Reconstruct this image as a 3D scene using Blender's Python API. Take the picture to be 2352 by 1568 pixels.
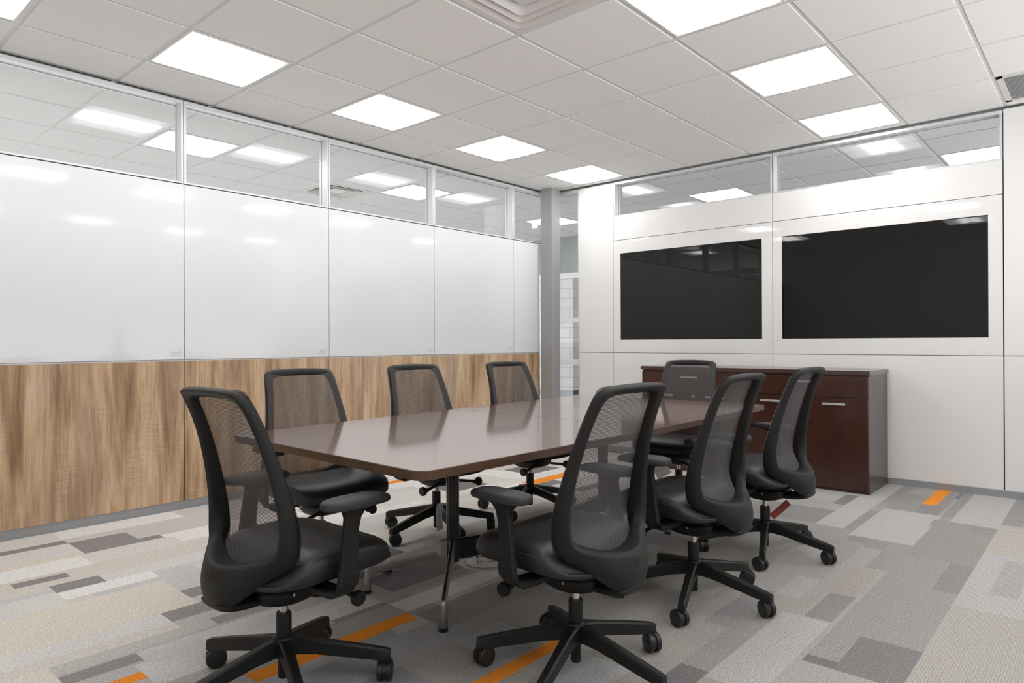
import bpy, bmesh, math, random
from mathutils import Vector, Matrix
random.seed(7)
PI = math.pi
for o in list(bpy.data.objects):
    bpy.data.objects.remove(o, do_unlink=True)
SC = bpy.context.scene
COL = SC.collection

# ------------------------------------------------------------------ camera
EYE = 1.106
F_PX = 1557.0
YAW, PITCH, ROLL = math.radians(41.576), 0.0016, -0.0036
cam_d = bpy.data.cameras.new('camera')
cam = bpy.data.objects.new('camera', cam_d)
COL.objects.link(cam)
cam_d.sensor_fit = 'HORIZONTAL'
cam_d.sensor_width = 36.0
cam_d.lens = F_PX / 2352.0 * 36.0
cam_d.clip_start = 0.05
cam_d.clip_end = 100


def cam_to_world(x, y, z):      # camera right, forward, up -> world
    cr, sr = math.cos(ROLL), math.sin(ROLL)
    x, z = x * cr - z * sr, x * sr + z * cr
    cp, sp = math.cos(PITCH), math.sin(PITCH)
    y, z = y * cp - z * sp, y * sp + z * cp
    c, s = math.cos(YAW), math.sin(YAW)
    return Vector((y * c + x * s, y * s - x * c, z))


R_, F_, U_ = cam_to_world(1, 0, 0), cam_to_world(0, 1, 0), cam_to_world(0, 0, 1)
M = Matrix((R_, U_, -F_)).transposed().to_4x4()
M.translation = Vector((0, 0, EYE))
cam.matrix_world = M
SC.camera = cam

# ------------------------------------------------------------------ world / exposure
W = bpy.data.worlds.new('world')
SC.world = W
W.use_nodes = True
_nt = W.node_tree              # pale sky above the horizon, brighter lower half added to light the ceilings
_tc = _nt.nodes.new('ShaderNodeTexCoord')
_sx = _nt.nodes.new('ShaderNodeSeparateXYZ')
_nt.links.new(_tc.outputs['Generated'], _sx.inputs[0])
_rp = _nt.nodes.new('ShaderNodeValToRGB')
_mr = _nt.nodes.new('ShaderNodeMapRange')
_nt.links.new(_sx.outputs['Z'], _mr.inputs['Value'])
_mr.inputs['From Min'].default_value = -0.05
_mr.inputs['From Max'].default_value = 0.05
_nt.links.new(_mr.outputs['Result'], _rp.inputs['Fac'])
_rp.color_ramp.elements[0].color = (1.0, 0.985, 0.97, 1)
_rp.color_ramp.elements[1].color = (0.19, 0.195, 0.20, 1)
_nt.links.new(_rp.outputs['Color'], _nt.nodes['Background'].inputs[0])
_nt.nodes['Background'].inputs[1].default_value = 3.7
SC.view_settings.view_transform = 'Standard'
SC.view_settings.look = 'None'
SC.view_settings.gamma = 1
SC.view_settings.use_curve_mapping = False
SC.view_settings.exposure = 0.12
added_sun_d = bpy.data.lights.new('added_sun', 'SUN')  # added sun that brightens the block wall outside
added_sun_d.energy = 2.2
added_sun_d.angle = math.radians(2)
added_sun = bpy.data.objects.new('added_sun', added_sun_d)
COL.objects.link(added_sun)
added_sun.rotation_euler = (0, math.radians(-32), 0)
LAMP = 14.0                     # radiance of the bright bars of every ceiling light

# ------------------------------------------------------------------ measures
T = 0.6096
GX, GY = 3.366, 3.001           # a node of the ceiling grid
HC = 2.757                      # ceiling
YL = 4.663                      # face of the whiteboard wall
XT = 5.884                      # face of the screen wall
XB, YR = -1.25, -1.35           # walls behind the camera
XO, YO = 8.51, 10.2             # far walls of the office beyond
XM, YM = -3.2, -1.6


# ------------------------------------------------------------------ node materials
def new_mat(name):
    m = bpy.data.materials.new(name)
    m.use_nodes = True
    nt = m.node_tree
    b = nt.nodes['Principled BSDF']
    return m, nt, b


def simple(name, col, rough=0.5, metal=0.0, spec=0.5, coat=0.0, coat_r=0.05, bump=0.0, bump_s=300.0, var=0.0):
    m, nt, b = new_mat(name)
    b.inputs['Base Color'].default_value = (*col, 1)
    b.inputs['Roughness'].default_value = rough
    b.inputs['Metallic'].default_value = metal
    b.inputs['Specular IOR Level'].default_value = spec
    b.inputs['Coat Weight'].default_value = coat
    b.inputs['Coat Roughness'].default_value = coat_r
    tc = nt.nodes.new('ShaderNodeTexCoord')
    nz = nt.nodes.new('ShaderNodeTexNoise')
    nz.inputs['Scale'].default_value = bump_s
    nz.inputs['Detail'].default_value = 3
    nt.links.new(tc.outputs['Object'], nz.inputs['Vector'])
    if bump:
        bp = nt.nodes.new('ShaderNodeBump')
        bp.inputs['Strength'].default_value = bump
        bp.inputs['Distance'].default_value = 0.002
        nt.links.new(nz.outputs['Fac'], bp.inputs['Height'])
        nt.links.new(bp.outputs['Normal'], b.inputs['Normal'])
    if var:
        mx = nt.nodes.new('ShaderNodeMix')
        mx.data_type = 'RGBA'
        mx.inputs['A'].default_value = (*[c * (1 - var) for c in col], 1)
        mx.inputs['B'].default_value = (*[min(1, c * (1 + var)) for c in col], 1)
        nt.links.new(nz.outputs['Fac'], mx.inputs['Factor'])
        nt.links.new(mx.outputs['Result'], b.inputs['Base Color'])
    return m


def ramp(nt, fac, stops):
    r = nt.nodes.new('ShaderNodeValToRGB')
    e = r.color_ramp.elements
    while len(e) < len(stops):
        e.new(0.5)
    for i, (p, c) in enumerate(stops):
        e[i].position = p
        e[i].color = (*c, 1)
    nt.links.new(fac, r.inputs['Fac'])
    return r.outputs['Color']


def math_node(nt, op, a, b=None, c=None):
    n = nt.nodes.new('ShaderNodeMath')
    n.operation = op
    for i, v in enumerate((a, b, c)):
        if v is None:
            continue
        if isinstance(v, (int, float)):
            n.inputs[i].default_value = v
        else:
            nt.links.new(v, n.inputs[i])
    return n.outputs[0]


def mapped(nt, scale, loc=(0, 0, 0), coord='Object'):
    tc = nt.nodes.new('ShaderNodeTexCoord')
    mp = nt.nodes.new('ShaderNodeMapping')
    mp.inputs['Scale'].default_value = scale
    mp.inputs['Location'].default_value = loc
    nt.links.new(tc.outputs[coord], mp.inputs['Vector'])
    return mp.outputs['Vector']


def noise(nt, vec, scale, detail=4, rough=0.55, dist=0.0):
    n = nt.nodes.new('ShaderNodeTexNoise')
    n.inputs['Scale'].default_value = scale
    n.inputs['Detail'].default_value = detail
    n.inputs['Roughness'].default_value = rough
    n.inputs['Distortion'].default_value = dist
    nt.links.new(vec, n.inputs['Vector'])
    return n.outputs['Fac']


def mixc(nt, fac, a, b, mode='MIX'):
    mx = nt.nodes.new('ShaderNodeMix')
    mx.data_type = 'RGBA'
    mx.blend_type = mode
    for sock, v in (('Factor', fac), ('A', a), ('B', b)):
        if isinstance(v, (int, float)):
            mx.inputs[sock].default_value = v
        elif isinstance(v, tuple):
            mx.inputs[sock].default_value = (*v, 1)
        else:
            nt.links.new(v, mx.inputs[sock])
    return mx.outputs['Result']


def mat_oak():                  # vertical-grain oak laminate
    m, nt, b = new_mat('oak_laminate')
    v1 = mapped(nt, (1.0, 1.0, 0.10))
    n1 = noise(nt, v1, 10.0, 4, 0.6, 0.5)
    c1 = ramp(nt, n1, [(0.30, (0.27, 0.158, 0.090)), (0.43, (0.48, 0.31, 0.185)), (0.55, (0.67, 0.465, 0.29)),
                       (0.72, (0.83, 0.665, 0.475))])
    v2 = mapped(nt, (1.0, 1.0, 0.035))
    n2 = noise(nt, v2, 120.0, 3, 0.6, 0.3)
    c2 = ramp(nt, n2, [(0.25, (0.66, 0.62, 0.60)), (0.55, (1, 1, 1)), (0.8, (1.06, 1.05, 1.04))])
    c = mixc(nt, 0.85, c1, c2, 'MULTIPLY')
    v3 = mapped(nt, (1.0, 1.0, 12.0))
    n3 = noise(nt, v3, 13.0, 3, 0.7)
    n4 = noise(nt, mapped(nt, (1, 1, 0.25)), 7.0, 2, 0.5)
    saw = math_node(nt, 'MULTIPLY', ramp(nt, n3, [(0.40, (0, 0, 0)), (0.62, (1, 1, 1))]),
                    ramp(nt, n4, [(0.42, (0, 0, 0)), (0.62, (1, 1, 1))]))
    c = mixc(nt, math_node(nt, 'MULTIPLY', saw, 0.30), c, (0.20, 0.12, 0.075))
    n5 = noise(nt, mapped(nt, (1, 1, 0.16), (3.3, 0, 1)), 5.0, 2, 0.5)
    c = mixc(nt, math_node(nt, 'MULTIPLY', ramp(nt, n5, [(0.5, (0, 0, 0)), (0.75, (1, 1, 1))]), 0.45), c,
             (0.50, 0.42, 0.34))
    nt.links.new(c, b.inputs['Base Color'])
    b.inputs['Roughness'].default_value = 0.5
    b.inputs['Specular IOR Level'].default_value = 0.35
    bp = nt.nodes.new('ShaderNodeBump')
    bp.inputs['Strength'].default_value = 0.25
    bp.inputs['Distance'].default_value = 0.001
    nt.links.new(n2, bp.inputs['Height'])
    nt.links.new(bp.outputs['Normal'], b.inputs['Normal'])
    return m


def mat_table(name, dark, light, rough, coat, sc=(0.05, 1, 1)):
    m, nt, b = new_mat(name)
    v = mapped(nt, sc)
    n1 = noise(nt, v, 90.0, 4, 0.65, 0.4)
    n2 = noise(nt, mapped(nt, (sc[0] * 2, sc[1], sc[2])), 14.0, 3, 0.5, 0.6)
    f = math_node(nt, 'ADD', math_node(nt, 'MULTIPLY', n1, 0.6), math_node(nt, 'MULTIPLY', n2, 0.4))
    c = ramp(nt, f, [(0.32, dark), (0.66, light)])
    nt.links.new(c, b.inputs['Base Color'])
    b.inputs['Roughness'].default_value = rough
    b.inputs['Coat Weight'].default_value = coat
    b.inputs['Coat Roughness'].default_value = 0.085
    b.inputs['Coat IOR'].default_value = 1.52
    bp = nt.nodes.new('ShaderNodeBump')
    bp.inputs['Strength'].default_value = 0.06
    bp.inputs['Distance'].default_value = 0.0006
    nt.links.new(n1, bp.inputs['Height'])
    nt.links.new(bp.outputs['Normal'], b.inputs['Normal'])
    return m


def mat_carpet():
    m, nt, b = new_mat('carpet')
    at = nt.nodes.new('ShaderNodeAttribute')
    at.attribute_name = 'tile'
    v = mapped(nt, (1, 1, 1))
    n1 = noise(nt, v, 210.0, 2, 0.7)
    n1b = noise(nt, mapped(nt, (1, 1.5, 1)), 75.0, 3, 0.6)
    sx = nt.nodes.new('ShaderNodeSeparateXYZ')
    nt.links.new(v, sx.inputs[0])
    rib = math_node(nt, 'SINE', math_node(nt, 'MULTIPLY', sx.outputs['Y'], 2 * PI / 0.0085))
    knot = math_node(nt, 'SINE', math_node(nt, 'MULTIPLY', sx.outputs['X'], 2 * PI / 0.011))
    tex = math_node(nt, 'MULTIPLY', math_node(nt, 'ADD', rib, math_node(nt, 'MULTIPLY', knot, 0.35)), at.outputs['Alpha'])
    k = math_node(nt, 'MULTIPLY_ADD', tex, 0.11, 1.0)
    g = ramp(nt, n1, [(0.30, (0.72, 0.72, 0.72)), (0.70, (1.25, 1.25, 1.25))])
    g2 = ramp(nt, n1b, [(0.32, (0.86, 0.85, 0.84)), (0.68, (1.12, 1.12, 1.12))])
    c = mixc(nt, 1.0, at.outputs['Color'], g, 'MULTIPLY')
    c = mixc(nt, 1.0, c, (1.18, 1.18, 1.18), 'MULTIPLY')
    c = mixc(nt, 1.0, c, g2, 'MULTIPLY')
    cb = nt.nodes.new('ShaderNodeCombineXYZ')
    for i in range(3):
        nt.links.new(k, cb.inputs[i])
    c = mixc(nt, 1.0, c, cb.outputs[0], 'MULTIPLY')
    nt.links.new(c, b.inputs['Base Color'])
    b.inputs['Roughness'].default_value = 0.95
    b.inputs['Specular IOR Level'].default_value = 0.1
    bp = nt.nodes.new('ShaderNodeBump')
    bp.inputs['Strength'].default_value = 0.5
    bp.inputs['Distance'].default_value = 0.003
    hh = math_node(nt, 'ADD', n1, math_node(nt, 'MULTIPLY', tex, 0.25))
    nt.links.new(hh, bp.inputs['Height'])
    nt.links.new(bp.outputs['Normal'], b.inputs['Normal'])
    return m


def mat_glass():
    m, nt, b = new_mat('clear_glass')
    nt.nodes.remove(b)
    out = nt.nodes['Material Output']
    tr = nt.nodes.new('ShaderNodeBsdfTransparent')
    tr.inputs[0].default_value = (0.955, 0.965, 0.965, 1)
    gl = nt.nodes.new('ShaderNodeBsdfGlossy')
    gl.inputs['Roughness'].default_value = 0.012
    gl.inputs['Color'].default_value = (1, 1, 1, 1)
    lw = nt.nodes.new('ShaderNodeLayerWeight')
    lw.inputs['Blend'].default_value = 0.5
    sch = math_node(nt, 'MULTIPLY_ADD', math_node(nt, 'POWER', lw.outputs['Facing'], 5.0), 0.9, 0.035)
    # smudges on the pane
    n = noise(nt, mapped(nt, (1, 1, 1)), 9.0, 6, 0.75)
    mx = nt.nodes.new('ShaderNodeMixShader')
    nt.links.new(sch, mx.inputs[0])
    nt.links.new(tr.outputs[0], mx.inputs[1])
    nt.links.new(gl.outputs[0], mx.inputs[2])
    df = nt.nodes.new('ShaderNodeBsdfDiffuse')
    df.inputs[0].default_value = (0.9, 0.9, 0.9, 1)
    m2 = nt.nodes.new('ShaderNodeMixShader')
    nt.links.new(math_node(nt, 'MULTIPLY', ramp(nt, n, [(0.62, (0, 0, 0)), (0.80, (1, 1, 1))]), 0.10), m2.inputs[0])
    nt.links.new(mx.outputs[0], m2.inputs[1])
    nt.links.new(df.outputs[0], m2.inputs[2])
    nt.links.new(m2.outputs[0], out.inputs['Surface'])
    return m


def mat_mesh():                 # open knit of the chair backs: real holes
    m, nt, b = new_mat('black_knit_mesh')
    out = nt.nodes['Material Output']
    v = mapped(nt, (1, 1, 1))
    sx = nt.nodes.new('ShaderNodeSeparateXYZ')
    nt.links.new(v, sx.inputs[0])
    row = math_node(nt, 'MULTIPLY', sx.outputs['Z'], 1 / 0.0040)
    par = math_node(nt, 'MULTIPLY', math_node(nt, 'MODULO', math_node(nt, 'FLOOR', row), 2.0), 0.5)
    fy = math_node(nt, 'ADD', math_node(nt, 'MULTIPLY', sx.outputs['Y'], 1 / 0.0030), par)
    a = math_node(nt, 'ABSOLUTE', math_node(nt, 'SINE', math_node(nt, 'MULTIPLY', fy, PI)))
    c = math_node(nt, 'ABSOLUTE', math_node(nt, 'SINE', math_node(nt, 'MULTIPLY', row, PI)))
    s = math_node(nt, 'MULTIPLY', a, c)
    hole = math_node(nt, 'GREATER_THAN', s, 0.60)
    b.inputs['Base Color'].default_value = (0.055, 0.050, 0.052, 1)
    b.inputs['Roughness'].default_value = 0.6
    b.inputs['Sheen Weight'].default_value = 0.15
    tr = nt.nodes.new('ShaderNodeBsdfTransparent')
    mx = nt.nodes.new('ShaderNodeMixShader')
    nt.links.new(hole, mx.inputs[0])
    nt.links.new(b.outputs[0], mx.inputs[1])
    nt.links.new(tr.outputs[0], mx.inputs[2])
    nt.links.new(mx.outputs[0], out.inputs['Surface'])
    return m


def mat_lamp():                 # recessed light: two bright bars in the middle of a softer lens
    m, nt, b = new_mat('lit_lens')
    nt.nodes.remove(b)
    out = nt.nodes['Material Output']
    sx = nt.nodes.new('ShaderNodeSeparateXYZ')
    nt.links.new(mapped(nt, (1, 1, 1)), sx.inputs[0])
    ay = math_node(nt, 'ABSOLUTE', sx.outputs['Y'])
    ax = math_node(nt, 'ABSOLUTE', sx.outputs['X'])
    bars = ramp(nt, math_node(nt, 'MULTIPLY', ay, 1 / 0.28),
                [(0.0, (0.55,) * 3), (0.03, (1.0,) * 3), (0.30, (1.0,) * 3), (0.55, (0.33,) * 3), (1.0, (0.17,) * 3)])
    endf = ramp(nt, math_node(nt, 'MULTIPLY', ax, 1 / 0.28), [(0.0, (1.0,) * 3), (0.78, (1.0,) * 3), (0.92, (0.5,) * 3), (1.0, (0.35,) * 3)])
    em = nt.nodes.new('ShaderNodeEmission')
    em.inputs[0].default_value = (1.0, 0.985, 0.97, 1)
    nt.links.new(math_node(nt, 'MULTIPLY', math_node(nt, 'MULTIPLY', bars, endf), LAMP), em.inputs[1])
    nt.links.new(em.outputs[0], out.inputs['Surface'])
    return m


def mat_block():
    m, nt, b = new_mat('painted_block')
    tc = nt.nodes.new('ShaderNodeTexCoord')
    mp = nt.nodes.new('ShaderNodeMapping')
    mp.inputs['Rotation'].default_value = (PI / 2, 0, PI / 2)
    nt.links.new(tc.outputs['Object'], mp.inputs['Vector'])
    sp = nt.nodes.new('ShaderNodeSeparateXYZ')
    nt.links.new(tc.outputs['Object'], sp.inputs[0])
    cb = nt.nodes.new('ShaderNodeCombineXYZ')
    nt.links.new(sp.outputs['Y'], cb.inputs[0])
    nt.links.new(sp.outputs['Z'], cb.inputs[1])
    br = nt.nodes.new('ShaderNodeTexBrick')
    br.inputs['Scale'].default_value = 1.0
    br.inputs['Brick Width'].default_value = 0.4
    br.inputs['Row Height'].default_value = 0.2
    br.inputs['Mortar Size'].default_value = 0.006
    br.inputs['Color1'].default_value = (0.72, 0.69, 0.67, 1)
    br.inputs['Color2'].default_value = (0.78, 0.76, 0.74, 1)
    br.inputs['Mortar'].default_value = (0.50, 0.48, 0.47, 1)
    nt.links.new(cb.outputs[0], br.inputs['Vector'])
    nt.links.new(br.outputs['Color'], b.inputs['Base Color'])
    b.inputs['Roughness'].default_value = 0.8
    return m


MAT = dict(
    oak=mat_oak(), carpet=mat_carpet(), glass=mat_glass(), mesh=mat_mesh(), lamp=mat_lamp(), block=mat_block(),
    table=mat_table('walnut_laminate', (0.115, 0.046, 0.027), (0.250, 0.118, 0.075), 0.25, 1.0),
    edge=mat_table('walnut_edge_band', (0.050, 0.022, 0.012), (0.115, 0.055, 0.028), 0.4, 0.15, (0.08, 0.08, 1)),
    mahogany=mat_table('dark_mahogany', (0.036, 0.0105, 0.0055), (0.062, 0.019, 0.010), 0.3, 0.35, (1, 1, 0.06)),
    mahogany_top=mat_table('dark_mahogany_top', (0.045, 0.022, 0.017), (0.075, 0.040, 0.032), 0.3, 0.6, (1, 0.06, 1)),
    tile=simple('ceiling_tile', (0.865, 0.86, 0.855), 0.95, spec=0.1, bump=0.3, bump_s=350, var=0.02),
    grid=simple('ceiling_grid_white', (0.72, 0.72, 0.71), 0.5),
    dark_gap=simple('dark_gap', (0.02, 0.02, 0.02), 0.8),
    board=simple('whiteboard_gloss', (0.77, 0.78, 0.79), 0.35, spec=0.3, coat=0.9, coat_r=0.065),
    panel=simple('white_satin_panel', (0.84, 0.84, 0.84), 0.45, spec=0.4),
    gpanel=simple('white_back_painted_glass', (0.83, 0.83, 0.83), 0.4, coat=1.0, coat_r=0.015),
    screen=simple('black_screen_glass', (0.005, 0.005, 0.0045), 0.015, spec=0.42),
    alu=simple('satin_aluminium', (0.74, 0.75, 0.76), 0.38, metal=0.35),
    base=simple('grey_base_trim', (0.36, 0.37, 0.38), 0.45, metal=0.3),
    wall=simple('painted_wall', (0.78, 0.78, 0.77), 0.8),
    grey_paint=simple('grey_paint', (0.40, 0.42, 0.43), 0.6),
    column=simple('grey_steel_paint', (0.33, 0.33, 0.332), 0.33, spec=0.5, coat=0.3, coat_r=0.2),
    plastic=simple('black_plastic', (0.013, 0.0125, 0.0125), 0.5, spec=0.35, bump=0.25, bump_s=700),
    plastic2=simple('black_base_plastic', (0.010, 0.010, 0.010), 0.42, spec=0.35, bump=0.1, bump_s=700),
    gloss_black=simple('gloss_black', (0.012, 0.012, 0.012), 0.18),
    leather=simple('black_leather', (0.019, 0.019, 0.0195), 0.40, bump=0.25, bump_s=420),
    stitch=simple('dark_stitching', (0.045, 0.045, 0.045), 0.6),
    armpad=simple('grey_black_armpad', (0.034, 0.033, 0.033), 0.55, bump=0.2, bump_s=700),
    chrome=simple('polished_metal', (0.72, 0.69, 0.66), 0.18, metal=1.0),
    polished=simple('polished_aluminium', (0.40, 0.39, 0.38), 0.34, metal=1.0),
    silver=simple('silver_handle', (0.78, 0.78, 0.78), 0.35, metal=0.7),
    paper=simple('white_card', (0.80, 0.78, 0.77), 0.6),
    redcard=simple('red_card', (0.42, 0.09, 0.07), 0.55),
    ink=simple('grey_ink', (0.42, 0.43, 0.44), 0.6),
    dark_ink=simple('dark_ink', (0.06, 0.06, 0.06), 0.6),
    cover=simple('floor_box_cover', (0.55, 0.55, 0.55), 0.4, metal=0.4),
    rubber=simple('black_rubber', (0.012, 0.012, 0.012), 0.6),
    concrete=simple('concrete', (0.55, 0.54, 0.52), 0.85, bump=0.2, bump_s=40, var=0.06),
    dark_panel=simple('dark_cladding', (0.075, 0.08, 0.085), 0.5),
    vent=simple('white_vent_metal', (0.70, 0.68, 0.67), 0.45),
)


# ------------------------------------------------------------------ mesh helpers
class MB:
    def __init__(s):
        s.v, s.f = [], []

    def add(s, vs, fs):
        o = len(s.v)
        s.v += [tuple(p) for p in vs]
        s.f += [tuple(i + o for i in f) for f in fs]
        return s

    def box(s, x0, y0, z0, x1, y1, z1):
        x0, x1 = min(x0, x1), max(x0, x1)
        y0, y1 = min(y0, y1), max(y0, y1)
        z0, z1 = min(z0, z1), max(z0, z1)
        return s.add([(x0, y0, z0), (x1, y0, z0), (x1, y1, z0), (x0, y1, z0), (x0, y0, z1), (x1, y0, z1), (x1, y1, z1), (x0, y1, z1)],
                     [(0, 3, 2, 1), (4, 5, 6, 7), (0, 1, 5, 4), (1, 2, 6, 5), (2, 3, 7, 6), (3, 0, 4, 7)])

    def loft(s, rings, closed=False, caps=True):
        n = len(rings[0])
        vs = [p for r in rings for p in r]
        fs = []
        m = len(rings)
        for i in range(m if closed else m - 1):
            a, b = i * n, ((i + 1) % m) * n
            for j in range(n):
                k = (j + 1) % n
                fs.append((a + j, a + k, b + k, b + j))
        if caps and not closed:
            fs.append(tuple(reversed(range(n))))
            fs.append(tuple((m - 1) * n + j for j in range(n)))
        return s.add(vs, fs)

    def cyl(s, p0, p1, r0, r1=None, n=24):
        r1 = r0 if r1 is None else r1
        return s.lathe_axis(p0, p1, [(0, r0), (1, r1)], n)

    def lathe_axis(s, p0, p1, prof, n=24):      # prof: (t along the axis, radius)
        p0, p1 = Vector(p0), Vector(p1)
        d = (p1 - p0)
        ax = d.normalized()
        u = ax.orthogonal().normalized()
        w = ax.cross(u)
        rings = []
        for t, r in prof:
            c = p0 + d * t
            rings.append([c + (u * math.cos(2 * PI * j / n) + w * math.sin(2 * PI * j / n)) * r for j in range(n)])
        return s.loft(rings)

    def tube(s, pts, r, n=10):
        pts = [Vector(p) for p in pts]
        rings = []
        for i, p in enumerate(pts):
            d = (pts[min(i + 1, len(pts) - 1)] - pts[max(i - 1, 0)]).normalized()
            u = d.cross(Vector((0.13, 0.21, 0.97))).normalized()
            w = d.cross(u)
            rr = r[i] if isinstance(r, (list, tuple)) else r
            rings.append([p + (u * math.cos(2 * PI * j / n) + w * math.sin(2 * PI * j / n)) * rr for j in range(n)])
        return s.loft(rings)

    def build(s, name, mat, parent=None, smooth=False, bevel=0.0, sub=0, seg=2, loc=None, crease=None):
        me = bpy.data.meshes.new(name)
        me.from_pydata(s.v, [], s.f)
        me.validate()
        bm = bmesh.new()
        bm.from_mesh(me)
        bmesh.ops.recalc_face_normals(bm, faces=bm.faces)
        bm.to_mesh(me)
        bm.free()
        o = bpy.data.objects.new(name, me)
        COL.objects.link(o)
        me.materials.append(MAT[mat] if isinstance(mat, str) else mat)
        if parent is not None:
            o.parent = parent
        if loc is not None:
            o.location = loc
        if smooth or sub:
            for p in me.polygons:
                p.use_smooth = True
            if not sub:
                me.set_sharp_from_angle(angle=math.radians(35))
        if bevel:
            b = o.modifiers.new('bevel', 'BEVEL')
            b.width = bevel
            b.segments = seg
            b.limit_method = 'ANGLE'
            b.angle_limit = math.radians(40)
            b.harden_normals = False
            for p in me.polygons:
                p.use_smooth = True
            me.set_sharp_from_angle(angle=math.radians(60))
        if sub:
            b = o.modifiers.new('subdivision', 'SUBSURF')
            b.levels = sub
            b.render_levels = sub
        return o


def struct(o, label=None):
    o['kind'] = 'structure'
    if label:
        o['label'] = label
    return o


def tag(o, label, cat, group=None):
    o['label'] = label
    o['category'] = cat
    if group:
        o['group'] = group
    return o


def empty(name, loc=(0, 0, 0), rz=0.0):
    o = bpy.data.objects.new(name, None)
    o.empty_display_size = 0.1
    COL.objects.link(o)
    o.location = loc
    o.rotation_euler = (0, 0, rz)
    return o


def kids(o):
    return [c for c in bpy.data.objects if c.parent == o]


def copy_tree(o, parent=None):
    c = o.copy()
    COL.objects.link(c)
    c.parent = parent
    for ch in kids(o):
        copy_tree(ch, c)
    return c


def catmull(pts, k, closed=False):
    out = []
    n = len(pts)
    rng = range(n if closed else n - 1)
    for i in rng:
        if closed:
            p0, p1, p2, p3 = pts[(i - 1) % n], pts[i], pts[(i + 1) % n], pts[(i + 2) % n]
        else:
            p0, p1, p2, p3 = pts[max(i - 1, 0)], pts[i], pts[i + 1], pts[min(i + 2, n - 1)]
        for j in range(k):
            t = j / k
            out.append(tuple(0.5 * (2 * b + (c - a) * t + (2 * a - 5 * b + 4 * c - d) * t * t + (3 * b - a - 3 * c + d) * t ** 3)
                             for a, b, c, d in zip(p0, p1, p2, p3)))
    if not closed:
        out.append(tuple(pts[-1]))
    return out


def interp(tab, x):
    if x <= tab[0][0]:
        return tab[0][1]
    for (a, b), (c, d) in zip(tab, tab[1:]):
        if x <= c:
            return b + (d - b) * (x - a) / (c - a)
    return tab[-1][1]


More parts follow.
